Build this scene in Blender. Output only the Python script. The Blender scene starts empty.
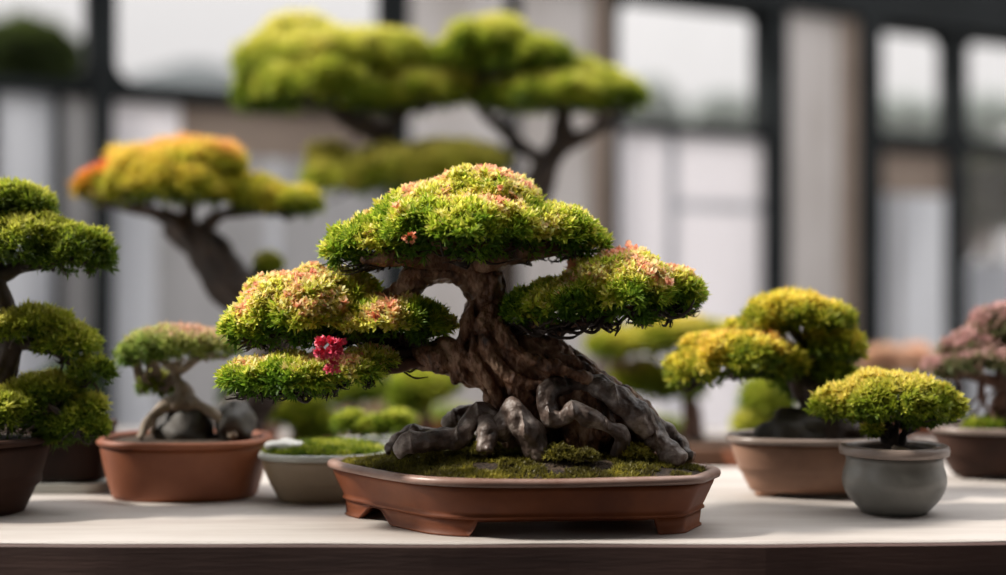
import bpy, math, numpy as np
from mathutils import Vector, noise as mnoise
rng = np.random.default_rng(7)
F = 1397.0; CZ = 1.039; TZ = 0.80
COL = bpy.context.scene.collection
def P(px, py, Y): return np.array([(px-503)/F*Y, Y, CZ-(py-287.5)/F*Y])
def U(c): return np.array(c, float)

# ------------------------------------------------------------------ materials
def newmat(name):
    m = bpy.data.materials.new(name); m.use_nodes = True
    nt = m.node_tree; nt.nodes.clear(); return m, nt
def N(nt, t, **kw):
    n = nt.nodes.new(t)
    for k, v in kw.items():
        if k in n.inputs: n.inputs[k].default_value = v
        else: setattr(n, k, v)
    return n
def L(nt, a, ao, b, bi): nt.links.new(a.outputs[ao], b.inputs[bi])
def ramp(nt, stops):
    r = nt.nodes.new('ShaderNodeValToRGB'); e = r.color_ramp.elements
    while len(e) > len(stops): e.remove(e[-1])
    while len(e) < len(stops): e.new(0.5)
    for x, (p, c) in zip(e, stops): x.position = p; x.color = (*c, 1)
    return r
def surf(name, stops, scale=20, rough=0.6, bump=0.2, bscale=None, stretch=(1,1,1), spec=0.5, detail=6, bdist=0.002):
    m, nt = newmat(name)
    tc = N(nt, 'ShaderNodeTexCoord'); mp = N(nt, 'ShaderNodeMapping'); mp.inputs['Scale'].default_value = stretch
    L(nt, tc, 'Object', mp, 'Vector')
    n1 = N(nt, 'ShaderNodeTexNoise', Scale=scale, Detail=detail, Roughness=0.6); L(nt, mp, 'Vector', n1, 'Vector')
    r = ramp(nt, stops); L(nt, n1, 'Fac', r, 'Fac')
    b = N(nt, 'ShaderNodeBsdfPrincipled', Roughness=rough); b.inputs['Specular IOR Level'].default_value = spec
    L(nt, r, 'Color', b, 'Base Color')
    n2 = N(nt, 'ShaderNodeTexNoise', Scale=bscale or scale*3, Detail=8); L(nt, mp, 'Vector', n2, 'Vector')
    bp = N(nt, 'ShaderNodeBump', Strength=bump, Distance=bdist); L(nt, n2, 'Fac', bp, 'Height'); L(nt, bp, 'Normal', b, 'Normal')
    o = N(nt, 'ShaderNodeOutputMaterial'); L(nt, b, 'BSDF', o, 'Surface'); return m
def leafmat(name, trans=0.4, rough=0.45):
    m, nt = newmat(name)
    a = N(nt, 'ShaderNodeAttribute'); a.attribute_name = 'Col'
    b = N(nt, 'ShaderNodeBsdfPrincipled', Roughness=rough); b.inputs['Specular IOR Level'].default_value = 0.35
    t = N(nt, 'ShaderNodeBsdfTranslucent'); mx = N(nt, 'ShaderNodeMixShader', Fac=trans)
    L(nt, a, 'Color', b, 'Base Color'); L(nt, a, 'Color', t, 'Color')
    L(nt, b, 'BSDF', mx, 1); L(nt, t, 'BSDF', mx, 2)
    o = N(nt, 'ShaderNodeOutputMaterial'); L(nt, mx, 'Shader', o, 'Surface'); return m
LEAF = leafmat('leaf', 0.45, 0.5)
BARK = surf('bark', [(0.34,(0.035,0.014,0.007)),(0.5,(0.19,0.085,0.042)),(0.64,(0.40,0.245,0.155))], 60, 0.5, 1.0, 110, bdist=0.006, stretch=(1.1,1.1,0.65), detail=8)
ROOT = surf('root_bark', [(0.34,(0.032,0.019,0.014)),(0.5,(0.125,0.088,0.072)),(0.66,(0.40,0.34,0.305))], 40, 0.42, 0.8, 120, bdist=0.003)
DARKBARK = surf('dark_bark', [(0.35,(0.014,0.009,0.007)),(0.65,(0.058,0.037,0.028))], 30, 0.7, 0.6, 80, bdist=0.004)
REDBARK = surf('red_brown_bark', [(0.35,(0.05,0.025,0.018)),(0.65,(0.20,0.10,0.07))], 25, 0.7, 0.6, 70, bdist=0.004)
PALEBARK = surf('pale_bark', [(0.35,(0.12,0.09,0.065)),(0.65,(0.36,0.29,0.22))], 30, 0.7, 0.5, 80, bdist=0.003)
TERRA = surf('terracotta', [(0.3,(0.115,0.030,0.011)),(0.55,(0.185,0.053,0.018)),(0.75,(0.24,0.078,0.03))], 14, 0.5, 0.12, 160, bdist=0.001, spec=0.3)
TERRA_RIM = surf('worn_terracotta_rim', [(0.3,(0.22,0.12,0.09)),(0.7,(0.36,0.24,0.20))], 30, 0.38, 0.15, 160, bdist=0.001)
ORANGE = surf('orange_terracotta', [(0.3,(0.21,0.058,0.022)),(0.7,(0.34,0.115,0.05))], 10, 0.55, 0.1, 120, bdist=0.001)
BROWNPOT = surf('brown_clay', [(0.3,(0.17,0.085,0.05)),(0.7,(0.30,0.16,0.10))], 12, 0.5, 0.1, 120, bdist=0.001)
DARKPOT = surf('dark_clay', [(0.3,(0.02,0.011,0.009)),(0.7,(0.055,0.025,0.016))], 12, 0.65, 0.1, 120, bdist=0.001, spec=0.15)
GREYPOT = surf('grey_green_glaze', [(0.3,(0.11,0.108,0.098)),(0.7,(0.21,0.205,0.185))], 14, 0.35, 0.05, 80, bdist=0.001)
GREYRIM = surf('grey_brown_glaze_rim', [(0.3,(0.16,0.12,0.10)),(0.7,(0.28,0.22,0.19))], 20, 0.35, 0.05, 80, bdist=0.001)
PALEPOT = surf('pale_olive_glaze', [(0.3,(0.20,0.145,0.092)),(0.7,(0.31,0.235,0.155))], 10, 0.35, 0.05, 80, bdist=0.001)
PALERIM = surf('pale_grey_glaze_rim', [(0.3,(0.36,0.37,0.34)),(0.7,(0.52,0.53,0.49))], 16, 0.35, 0.05, 80, bdist=0.001)
SOIL = surf('soil', [(0.35,(0.014,0.008,0.005)),(0.55,(0.05,0.030,0.018)),(0.75,(0.12,0.08,0.045))], 160, 0.9, 1.0, 260, bdist=0.004)
STONE = surf('pale_stone', [(0.3,(0.45,0.44,0.42)),(0.7,(0.7,0.69,0.66))], 20, 0.6, 0.4, 60)
DARKSTONE = surf('dark_stone', [(0.3,(0.02,0.018,0.016)),(0.7,(0.08,0.07,0.06))], 20, 0.6, 0.6, 60)
TABLE = surf('pale_tabletop', [(0.3,(0.37,0.325,0.30)),(0.5,(0.47,0.43,0.40)),(0.75,(0.54,0.505,0.48))], 5, 0.55, 0.15, 60, stretch=(0.6,4,4), bdist=0.0015)
FASCIA = surf('brown_table_board', [(0.3,(0.060,0.034,0.030)),(0.7,(0.13,0.072,0.060))], 4, 0.6, 0.2, 50, stretch=(0.5,6,6))
BENCH = surf('grey_bench_wood', [(0.3,(0.22,0.20,0.185)),(0.7,(0.36,0.33,0.31))], 6, 0.7, 0.2, 50)
DARKFRAME = surf('dark_painted_frame', [(0.3,(0.008,0.010,0.011)),(0.7,(0.020,0.024,0.026))], 4, 0.6, 0.1, spec=0.12)
CONCRETE = surf('taupe_plaster', [(0.3,(0.40,0.36,0.335)),(0.5,(0.56,0.525,0.51)),(0.75,(0.66,0.63,0.625))], 3, 0.8, 0.2, 30, stretch=(1.5,1.5,0.35))
BROWNBOARD = surf('brown_board', [(0.3,(0.20,0.15,0.12)),(0.7,(0.30,0.235,0.19))], 3, 0.7, 0.2, 30)
GREYBOARD = surf('grey_plaster', [(0.3,(0.28,0.275,0.28)),(0.5,(0.40,0.395,0.405)),(0.75,(0.50,0.49,0.50))], 2.5, 0.8, 0.1, 20, stretch=(2,2,0.4))
FLOORM = surf('concrete_floor', [(0.3,(0.07,0.065,0.06)),(0.7,(0.13,0.12,0.115))], 2, 0.7, 0.1)
SHADEM = surf('added_shade_timber', [(0.3,(0.05,0.04,0.035)),(0.7,(0.10,0.085,0.07))], 2, 0.8, 0.1)
GROUND = surf('pale_ground', [(0.3,(0.22,0.23,0.19)),(0.7,(0.34,0.33,0.29))], 0.6, 0.9, 0.1)
ROOFM = surf('blue_grey_roof', [(0.3,(0.20,0.23,0.25)),(0.7,(0.30,0.33,0.35))], 2, 0.7, 0.1)
HOUSEM = surf('taupe_house_wall', [(0.3,(0.20,0.18,0.17)),(0.7,(0.28,0.26,0.25))], 2, 0.8, 0.1)
PINKPETAL = surf('crimson_petal', [(0.3,(0.78,0.05,0.12)),(0.7,(0.9,0.17,0.26))], 60, 0.5, 0.1)
def glassmat():
    m, nt = newmat('window_glass')
    t = N(nt, 'ShaderNodeBsdfTransparent'); t.inputs['Color'].default_value = (0.95,0.943,0.94,1)
    g = N(nt, 'ShaderNodeBsdfGlossy', Roughness=0.02); mx = N(nt, 'ShaderNodeMixShader', Fac=0.06)
    L(nt, t, 0, mx, 1); L(nt, g, 0, mx, 2); o = N(nt, 'ShaderNodeOutputMaterial'); L(nt, mx, 0, o, 'Surface'); return m
GLASS = glassmat()
def frosted(name, stops):
    m, nt = newmat(name)
    tc = N(nt, 'ShaderNodeTexCoord'); mp = N(nt, 'ShaderNodeMapping'); mp.inputs['Scale'].default_value = (3.2,3.2,0.5)
    L(nt, tc, 'Object', mp, 'Vector'); n1 = N(nt, 'ShaderNodeTexNoise', Scale=1.6, Detail=3); L(nt, mp, 'Vector', n1, 'Vector')
    r = ramp(nt, stops); L(nt, n1, 'Fac', r, 'Fac')
    t = N(nt, 'ShaderNodeBsdfTranslucent'); d = N(nt, 'ShaderNodeBsdfPrincipled', Roughness=0.5); mx = N(nt, 'ShaderNodeMixShader', Fac=0.35)
    L(nt, r, 'Color', t, 'Color'); L(nt, r, 'Color', d, 'Base Color'); L(nt, t, 0, mx, 1); L(nt, d, 0, mx, 2)
    o = N(nt, 'ShaderNodeOutputMaterial'); L(nt, mx, 0, o, 'Surface'); return m
FROST = frosted('frosted_panel', [(0.3,(0.80,0.785,0.81)),(0.7,(0.87,0.85,0.87))])
FROST_B = frosted('clouded_blue_grey_panel', [(0.35,(0.40,0.41,0.44)),(0.65,(0.68,0.69,0.72))])

# ------------------------------------------------------------------ object helpers
def link(name, V, Fc, mat, parent=None, smooth=False, col=None):
    me = bpy.data.meshes.new(name); V = np.asarray(V, np.float32)
    if isinstance(Fc, np.ndarray):
        k = Fc.shape[1]; n = len(Fc)
        me.vertices.add(len(V)); me.vertices.foreach_set('co', V.ravel())
        me.loops.add(n*k); me.loops.foreach_set('vertex_index', Fc.astype(np.int32).ravel())
        me.polygons.add(n); me.polygons.foreach_set('loop_start', np.arange(0, n*k, k, dtype=np.int32))
        me.update(calc_edges=True)
    else:
        me.from_pydata([tuple(map(float, v)) for v in V], [], [tuple(map(int, f)) for f in Fc]); me.update()
    me.materials.append(mat)
    if smooth: me.polygons.foreach_set('use_smooth', np.ones(len(me.polygons), bool))
    if col is not None:
        a = me.color_attributes.new('Col', 'FLOAT_COLOR', 'POINT')
        c = np.ones((len(V), 4), np.float32); c[:, :3] = col; a.data.foreach_set('color', c.ravel())
    o = bpy.data.objects.new(name, me); COL.objects.link(o)
    if parent is not None: o.parent = parent; o.matrix_parent_inverse = parent_inv(parent)
    return o
def parent_inv(p):
    from mathutils import Matrix
    return Matrix.Translation(-p.location) if p.parent is None else Matrix.Identity(4)
# every mesh is written in world metres; only a thing's Empty carries a location
def thing(name, label, cat, loc, group=None):
    o = bpy.data.objects.new(name, None); COL.objects.link(o); o.location = Vector([float(x) for x in loc])
    o.empty_display_size = 0.05; o['label'] = label; o['category'] = cat
    if group: o['group'] = group
    return o
class MB:
    def __init__(s): s.V = []; s.F = []; s.n = 0
    def add(s, V, Fc):
        V = np.asarray(V, float); s.V.append(V); s.F += [tuple(int(i)+s.n for i in f) for f in Fc]; s.n += len(V); return s
    def box(s, c0, c1, M=None, b=0.0):
        x0,y0,z0 = c0; x1,y1,z1 = c1
        v = np.array([[x,y,z] for z in (z0,z1) for y in (y0,y1) for x in (x0,x1)])
        if M is not None: v = M(v)
        return s.add(v, [(0,2,3,1),(4,5,7,6),(0,1,5,4),(2,6,7,3),(0,4,6,2),(1,3,7,5)])
    def build(s, name, mat, parent=None, smooth=False): return link(name, np.vstack(s.V), s.F, mat, parent, smooth)
def bevel(o, w=0.004, seg=2):
    m = o.modifiers.new('b', 'BEVEL'); m.width = w; m.segments = seg; m.limit_method = 'ANGLE'; return o
def catmull(pts, rad, sub=6):
    pts = np.asarray(pts, float); rad = np.asarray(rad, float)
    a = np.vstack([2*pts[0]-pts[1], pts, 2*pts[-1]-pts[-2]]); r = np.concatenate([[rad[0]], rad, [rad[-1]]])
    out = []; ro = []
    for i in range(1, len(a)-2):
        for k in range(sub):
            t = k/sub
            out.append(0.5*((2*a[i])+(-a[i-1]+a[i+1])*t+(2*a[i-1]-5*a[i]+4*a[i+1]-a[i+2])*t*t+(-a[i-1]+3*a[i]-3*a[i+1]+a[i+2])*t**3))
            s = t*t*(3-2*t); ro.append(r[i]*(1-s)+r[i+1]*s)
    out.append(pts[-1]); ro.append(rad[-1]); return np.array(out), np.array(ro)
def frames(p):
    T = np.gradient(p, axis=0); T /= np.linalg.norm(T, axis=1)[:, None]+1e-12
    n = np.cross(T[0], [0.3,1,0.2]); n /= np.linalg.norm(n); A = []
    for t in T:
        n = n-t*np.dot(n, t); n /= np.linalg.norm(n)+1e-12; A.append(n)
    A = np.array(A); return T, A, np.cross(T, A)
def tube(pts, rad, sides=12, sub=6, amp=0.0, flute=0.0, nf=4, twist=0.0, caps=True, seed=0.0):
    p, r = catmull(pts, rad, sub); T, A, B = frames(p)
    th = np.arange(sides)/sides*2*math.pi; V = []
    for i in range(len(p)):
        rr = r[i]*(1+flute*np.cos(nf*th+twist*i)+amp*np.sin(2*th+i*0.31+seed)+amp*math.sin(i*0.7+seed*2.1)+amp*0.7*np.sin(3*th-i*0.53+seed))
        V.append(p[i]+np.outer(np.cos(th)*rr, A[i])+np.outer(np.sin(th)*rr, B[i]))
    n = len(p); V = np.vstack(V+[p[:1]-T[:1]*r[0]*0.5, p[-1:]+T[-1:]*r[-1]*0.5]); Fc = []
    for i in range(n-1):
        for j in range(sides):
            k = (j+1) % sides; Fc.append((i*sides+j, i*sides+k, (i+1)*sides+k, (i+1)*sides+j))
    for j in range(sides):
        k = (j+1) % sides; Fc.append((n*sides, k, j)); Fc.append((n*sides+1, (n-1)*sides+j, (n-1)*sides+k))
    return V, Fc
def fuse(name, parts, voxel, mat, parent, noise_amp=0.0012, noise_f=60, smooth=2, fine=0.0, stretch=(1,1,1)):
    """tubes grown together into one continuous skin"""
    mb = MB()
    for V, Fc in parts: mb.add(V, Fc)
    o = mb.build(name+'_tmp', mat)
    m = o.modifiers.new('r', 'REMESH'); m.mode = 'VOXEL'; m.voxel_size = voxel
    if smooth: s = o.modifiers.new('s', 'SMOOTH'); s.iterations = smooth; s.factor = 0.5
    dg = bpy.context.evaluated_depsgraph_get(); ev = o.evaluated_get(dg); me = bpy.data.meshes.new_from_object(ev)
    bpy.data.objects.remove(o)
    n = len(me.vertices); co = np.zeros(n*3); no = np.zeros(n*3)
    me.vertices.foreach_get('co', co); me.vertices.foreach_get('normal', no); co = co.reshape(-1,3); no = no.reshape(-1,3)
    st = np.array(stretch)
    d = np.array([mnoise.noise(Vector(c*noise_f*st)) for c in co])*noise_amp
    if fine: d += np.array([mnoise.noise(Vector(c*noise_f*3.1*st)) for c in co])*fine
    co += no*d[:, None]; me.vertices.foreach_set('co', co.ravel().astype(np.float32)); me.update()
    me.materials.clear(); me.materials.append(mat); me.polygons.foreach_set('use_smooth', np.ones(len(me.polygons), bool)); me.name = name
    ob = bpy.data.objects.new(name, me); COL.objects.link(ob)
    if parent is not None: ob.parent = parent; ob.matrix_parent_inverse = parent_inv(parent)
    return ob
def strands(pts, rad, n=6, twist=1.2, off=0.55, sr=0.55, core=0.75, sub=8, seed=0):
    """a twisted bundle of woody strands round a core"""
    p, r = catmull(pts, rad, sub); T, A, B = frames(p); out = [tube(p, r*core, 14, 1)]
    s = np.linspace(0, 1, len(p)); g = np.random.default_rng(seed)
    for k in range(n):
        ph = 2*math.pi*k/n+g.uniform(-.3,.3); a = ph+twist*2*math.pi*s; w = g.uniform(.75,1.25)
        rr = r*sr*w*(1+0.16*np.sin(s*g.uniform(14,26)+ph*3))
        q = p+(A*np.cos(a)[:, None]+B*np.sin(a)[:, None])*(r*off*(1+.12*np.sin(s*17+ph)))[:, None]
        out.append(tube(q, rr, 9, 1))
    return out

# ------------------------------------------------------------------ foliage
def lobes(d, f, ph):
    a, b, c = d[:,0], d[:,1], d[:,2]
    return (np.sin(a*f+ph+2.1*np.sin(b*f*.6+ph))+np.sin(b*f*1.1+ph*1.7+1+1.7*np.sin(a*f*.5))+np.sin((c*.7+a*.8)*f+ph*2.3+2)+np.sin((a*.7+b-c*.6)*f*1.7+ph))/4
def clumps_w(cl, Y):
    out = []
    for c in cl:
        px, py, rx, rz = c[:4]; dy = c[4] if len(c) > 4 else 0; fy = c[5] if len(c) > 5 else 0.85
        k = (Y+dy)/F; out.append((P(px, py, Y+dy), np.array([rx*k, rx*k*fy, rz*k]), ))
    return out
def sample(cw, n, zmin=-0.25, lob=0.10, scl=1.0):
    w = np.array([r[0]*r[1]+r[0]*r[2]*1.5 for _, r in cw]); w /= w.sum(); Ps = []; Ns = []
    for i, ((c, r), wi) in enumerate(zip(cw, w)):
        m = int(n*wi*1.9)+8; d = rng.normal(size=(m*2, 3)); d /= np.linalg.norm(d, axis=1)[:, None]
        d = d[d[:,2] > zmin][:m]
        rr = scl*(1+lob*lobes(d, 7.0, i*1.3)+lob*0.5*lobes(d, 15.0, i*2.3))
        p = c+d*r*rr[:, None]; nn = d/r; nn /= np.linalg.norm(nn, axis=1)[:, None]; ok = np.ones(len(p), bool)
        for j, (c2, r2) in enumerate(cw):
            if j != i: ok &= (((p-c2)/r2)**2).sum(1) > 0.80*scl*scl
        Ps.append(p[ok]); Ns.append(nn[ok])
    p = np.vstack(Ps); nn = np.vstack(Ns)
    if len(p) > n: s = rng.permutation(len(p))[:n]; p = p[s]; nn = nn[s]
    return p, nn
def palette(t, stops):
    xs = [s[0] for s in stops]; return np.stack([np.interp(t, xs, [s[1][k] for s in stops]) for k in range(3)], 1)
def leaves(p, nn, k, length, width, up=0.45, spread=(0.25,1.15), seg=2, wtop=None, ht=None):
    """k bent blades in a rosette at every point; returns verts, faces, owner index"""
    n = len(p); ax = nn*0.8+np.array([0,0,up])+rng.normal(size=(n,3))*0.30; ax /= np.linalg.norm(ax, axis=1)[:, None]
    own = np.repeat(np.arange(n), k); a = ax[own]; m = n*k
    h = rng.normal(size=(m,3)); h -= a*(h*a).sum(1)[:, None]; h /= np.linalg.norm(h, axis=1)[:, None]
    sp = rng.uniform(spread[0], spread[1], m); d = a*np.cos(sp)[:, None]+h*np.sin(sp)[:, None]
    s = np.cross(d, a); s /= np.linalg.norm(s, axis=1)[:, None]+1e-9; up_ = np.cross(s, d)
    Ln = length*rng.uniform(0.55,1.15,m)*(rng.uniform(0.75,1.25,n)[own]); W = width*rng.uniform(0.7,1.25,m)
    if wtop is not None: f = ht[own]; W = W*(1+(wtop-1)*f); Ln = Ln*(1-0.25*f)
    b = p[own]; Ln = Ln[:, None]; W = W[:, None]; cv = rng.uniform(-0.05,0.28,m)[:, None]
    m1 = b+d*Ln*0.35-up_*Ln*cv*0.15; m2 = b+d*Ln*0.72-up_*Ln*cv*0.5; tip = b+d*Ln*1.0-up_*Ln*cv
    if seg == 2:
        V = np.stack([b, m1-s*W*.42+up_*W*.15, m1+s*W*.42+up_*W*.15, m2-s*W*.5, m2+s*W*.5, tip], 1).reshape(-1,3)
        base = np.arange(m)[:, None]*6
        Fq = np.concatenate([base+np.array([[0,2,4,3]]), base+np.array([[0,3,1,1]])*0+np.array([[0,3,4,5]])], 0)
        # two quads folded along the blade: (base, m1R, m2R, tip) and (base, tip, m2L, m1L)
        Fq = np.concatenate([base+np.array([[0,2,4,5]]), base+np.array([[0,5,3,1]])], 0)
        return V, Fq, np.repeat(own, 6), 6
    V = np.stack([b, m2*.5+m1*.5-s*W*.5+up_*W*.15, tip, m2*.5+m1*.5+s*W*.5+up_*W*.15], 1).reshape(-1,3)
    return V, np.arange(m)[:, None]*4+np.array([[0,1,2,3]]), np.repeat(own, 4), 4
PAL_MAIN = [(0.0,(0.07,0.15,0.014)),(0.3,(0.18,0.30,0.022)),(0.5,(0.42,0.50,0.045)),(0.68,(0.68,0.63,0.12)),(0.83,(0.88,0.74,0.34)),(0.93,(0.90,0.58,0.34)),(1.0,(0.88,0.42,0.28))]
PAL_GREEN = [(0.0,(0.06,0.11,0.01)),(0.3,(0.18,0.25,0.018)),(0.6,(0.46,0.48,0.06)),(1.0,(0.70,0.64,0.18))]
PAL_YEL = [(0.0,(0.07,0.12,0.01)),(0.25,(0.26,0.30,0.02)),(0.5,(0.62,0.55,0.07)),(0.8,(0.80,0.60,0.12)),(1.0,(0.84,0.45,0.16))]
PAL_DOME = [(0.0,(0.08,0.13,0.01)),(0.35,(0.24,0.29,0.02)),(0.7,(0.52,0.48,0.07)),(1.0,(0.74,0.60,0.16))]
PAL_SOFT = [(0.0,(0.10,0.18,0.03)),(0.5,(0.30,0.36,0.08)),(0.8,(0.48,0.45,0.18)),(1.0,(0.60,0.38,0.28))]
PAL_RED = [(0.0,(0.10,0.12,0.01)),(0.3,(0.40,0.26,0.02)),(0.6,(0.78,0.32,0.05)),(1.0,(0.80,0.16,0.10))]
PAL_PINK = [(0.0,(0.07,0.10,0.04)),(0.3,(0.16,0.17,0.07)),(0.5,(0.45,0.27,0.25)),(1.0,(0.70,0.48,0.46))]
PAL_MOSS = [(0.0,(0.07,0.055,0.018)),(0.5,(0.19,0.17,0.03)),(0.8,(0.36,0.32,0.05)),(1.0,(0.55,0.45,0.07))]
PAL_DARK = [(0.0,(0.02,0.04,0.01)),(1.0,(0.07,0.12,0.03))]
def foliage(name, parent, cl, Y, n, k=8, length=0.010, width=0.0018, pal=PAL_GREEN, zmin=-0.3, seg=1, bias=0.0, nz=0.35, hz=0.55, wtop=None, lob=0.10, fill=True, fz=-0.75, spread=(0.25,1.15), cw=None, nscale=22, sprigs=0):
    cw = [(c, np.maximum(r-length*0.5, r*.6)) for c, r in (cw or clumps_w(cl, Y))]; p, nn = sample(cw, n, zmin, lob)
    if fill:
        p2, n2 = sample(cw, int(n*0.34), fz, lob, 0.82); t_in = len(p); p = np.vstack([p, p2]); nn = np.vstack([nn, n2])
    ns = 0
    if sprigs:
        p3, n3 = sample(cw, sprigs, 0.0, lob, 1.09); p = np.vstack([p3, p]); nn = np.vstack([n3*1.3+[0,0,.3], nn]); ns = len(p3)
        if fill: t_in += ns
    # new growth sits where a twig reaches the sky: the share of up-facing on its own clump, broken by soft noise
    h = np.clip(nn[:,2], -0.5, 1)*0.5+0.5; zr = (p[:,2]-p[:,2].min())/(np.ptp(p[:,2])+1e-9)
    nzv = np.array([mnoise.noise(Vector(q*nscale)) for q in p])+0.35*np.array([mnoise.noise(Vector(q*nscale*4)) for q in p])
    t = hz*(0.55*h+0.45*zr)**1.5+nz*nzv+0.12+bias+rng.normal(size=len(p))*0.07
    if fill: t[t_in:] -= 0.25  # inner and underside leaves coloured darker: the cushion's shade painted in
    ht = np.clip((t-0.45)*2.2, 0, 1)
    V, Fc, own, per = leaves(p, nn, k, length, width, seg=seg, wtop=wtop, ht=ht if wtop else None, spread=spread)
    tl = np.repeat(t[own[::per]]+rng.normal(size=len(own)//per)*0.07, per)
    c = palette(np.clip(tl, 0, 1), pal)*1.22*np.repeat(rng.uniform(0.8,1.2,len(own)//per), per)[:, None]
    return link(name, V, Fc, LEAF, parent, col=np.clip(c, 0, .93))
def twigs(name, parent, starts, cw, n, mat=DARKBARK, r0=0.0016, r1=0.0005, sag=0.004, zmax=0.2):
    """fine branching wood from the limb out to the underside of the leaf cushions"""
    mb = MB(); starts = np.asarray(starts, float); w = np.array([r[0] for _, r in cw]); w /= w.sum()
    for i in range(n):
        c, r = cw[rng.choice(len(cw), p=w)]; d = rng.normal(size=3); d /= np.linalg.norm(d)
        d[2] = rng.uniform(-0.85, zmax); e = c+d*r*0.84
        s = starts[np.argmin(((starts-e)**2).sum(1)+rng.uniform(0,0.0015,len(starts)))]; v = e-s
        q = [s+v*t+np.array([0,0,-sag*math.sin(math.pi*t)])+rng.normal(size=3)*np.linalg.norm(v)*0.07*(0<t<1) for t in (0,.3,.6,.85,1)]
        mb.add(*tube(q, np.array([r0*1.3,r0,r0*.65,r1,r1*.5])*rng.uniform(.8,1.5), 5, 2))
    return mb.build(name, mat, parent, True)

# ------------------------------------------------------------------ pots
def oval(cx, cy, rx, ry, e=2.4, n=72, rot=0.0):
    t = np.arange(n)/n*2*math.pi; c, s = np.cos(t), np.sin(t)
    x = np.sign(c)*np.abs(c)**(2/e)*rx; y = np.sign(s)*np.abs(s)**(2/e)*ry
    return np.stack([cx+x*math.cos(rot)-y*math.sin(rot), cy+x*math.sin(rot)+y*math.cos(rot)], 1)
def hexo(pts, it=4, n=200, keep=0.36):
    p = np.asarray(pts, float)
    q = []
    for i in range(len(p)):
        a, b, c = p[i-1], p[i], p[(i+1) % len(p)]; q += [b+(a-b)*keep, b+(a-b)*keep*.35, b+(c-b)*keep*.35, b+(c-b)*keep]
    p = np.array(q)
    for _ in range(it):
        nx = np.roll(p, -1, 0); p = np.stack([p*.75+nx*.25, p*.25+nx*.75], 1).reshape(-1,2)
    nx = np.vstack([p, p[:1]]); s = np.concatenate([[0], np.cumsum(np.linalg.norm(np.diff(nx, axis=0), axis=1))])
    u = np.linspace(0, s[-1], n, endpoint=False); return np.stack([np.interp(u, s, nx[:,0]), np.interp(u, s, nx[:,1])], 1)
def offset(o, d):
    c = o.mean(0); t = np.roll(o, -1, 0)-np.roll(o, 1, 0); nrm = np.stack([t[:,1], -t[:,0]], 1); nrm /= np.linalg.norm(nrm, axis=1)[:, None]
    if ((o-c)*nrm).sum() < 0: nrm = -nrm
    return o-nrm*d
def loft(o, prof, close=True, wob=0.0):
    """prof: list of (inward offset, z) - a closed loop of rings round the outline"""
    V = []
    n = len(o)
    for i, (d, z) in enumerate(prof):
        r = offset(o, d); zz = np.full(n, z, float)+wob*np.sin(np.arange(n)/n*2*math.pi*5+1)*np.ones(n)
        V.append(np.column_stack([r, zz]))
    V = np.vstack(V); Fc = []; m = len(prof)
    for i in range(m if close else m-1):
        i2 = (i+1) % m
        for j in range(n):
            k = (j+1) % n; Fc.append((i*n+j, i*n+k, i2*n+k, i2*n+j))
    return V, Fc
def disc(o, d, z, dome=0.0, amp=0.0, f=40, rings=14, sx=None):
    r = offset(o, d); c = r.mean(0); V = []
    for i in range(rings, 0, -1):
        s = i/rings; q = c+(r-c)*s
        V.append(np.column_stack([q, [z+dome*(1-s*s)+amp*(1-s**3)*mnoise.noise(Vector((a*f, b*f, 0))) for a, b in q]]))
    n = len(r); V = np.vstack(V+[np.array([[c[0], c[1], z+dome]])]); Fc = []
    for i in range(rings-1):
        for j in range(n): k = (j+1) % n; Fc.append((i*n+j, i*n+k, (i+1)*n+k, (i+1)*n+j))
    for j in range(n): Fc.append(((rings-1)*n+j, (rings-1)*n+(j+1) % n, len(V)-1))
    return V, Fc
def pot(t, o, h, taper, mat, rimmat=None, lip=0.006, rimh=0.008, zb=TZ, belly=0.0, feet=True, soil_dz=-0.006, dome=0.006, soilmat=SOIL, band=False):
    g = zb+(0.006 if feet else 0.0005); top = zb+h; H = top-rimh-g; wall = lip+0.007
    prof = []
    for s in np.linspace(0, 1, 12):
        prof.append((lip+taper*(1-s)**1.4*1.0-belly*math.sin(math.pi*min(1, s*1.15)), g+H*s))
    if band: prof[5:5] = []
    inner = [(wall, top-rimh), (wall+0.002, top-rimh-0.6*H), (lip+taper+0.02, g+0.006), (lip+taper+0.02, g)]
    body = link('pot', *loft(o, prof+inner), mat, t, True)
    link('pot_floor', *disc(o, lip+taper+0.018, g+0.003, rings=3), mat, body, True)
    rim = [(lip, top-rimh), (0.001, top-rimh+0.001), (0, top-rimh*.5), (0.0012, top-0.0012), (0.003, top), (wall-0.002, top-0.0004), (wall, top-0.003), (wall, top-rimh)]
    link('rim', *loft(o, rim, wob=0.0), rimmat or mat, body, True)
    if feet:
        r = offset(o, lip+taper+0.012); c = r.mean(0)
        for a in (0.13, 0.37, 0.63, 0.87):
            q = r[int(a*len(r))]; link('foot', *loft(oval(q[0], q[1], 0.014, 0.010, n=20), [(0,g+0.002),(0.001,zb+0.001),(0.003,zb+0.0002),(0.0099,zb+0.0002),(0.0099,g+0.002)]), mat, body, True)
    link('soil', *disc(o, wall-0.001, top+soil_dz, dome, 0.003), soilmat, t, True)
    return body
def moss(name, parent, pts, nrm, k=5, length=0.004, width=0.0012, pal=PAL_MOSS, bias=0.0):
    V, Fc, own, per = leaves(pts, nrm, k, length, width, seg=1)
    t = np.array([mnoise.noise(Vector(q*60)) for q in pts])*0.6+0.45+bias; t = np.clip(t+rng.normal(size=len(t))*0.1, 0, 1)
    o = link(name, V, Fc, LEAF, parent, col=palette(t[own], pal)); return o

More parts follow.
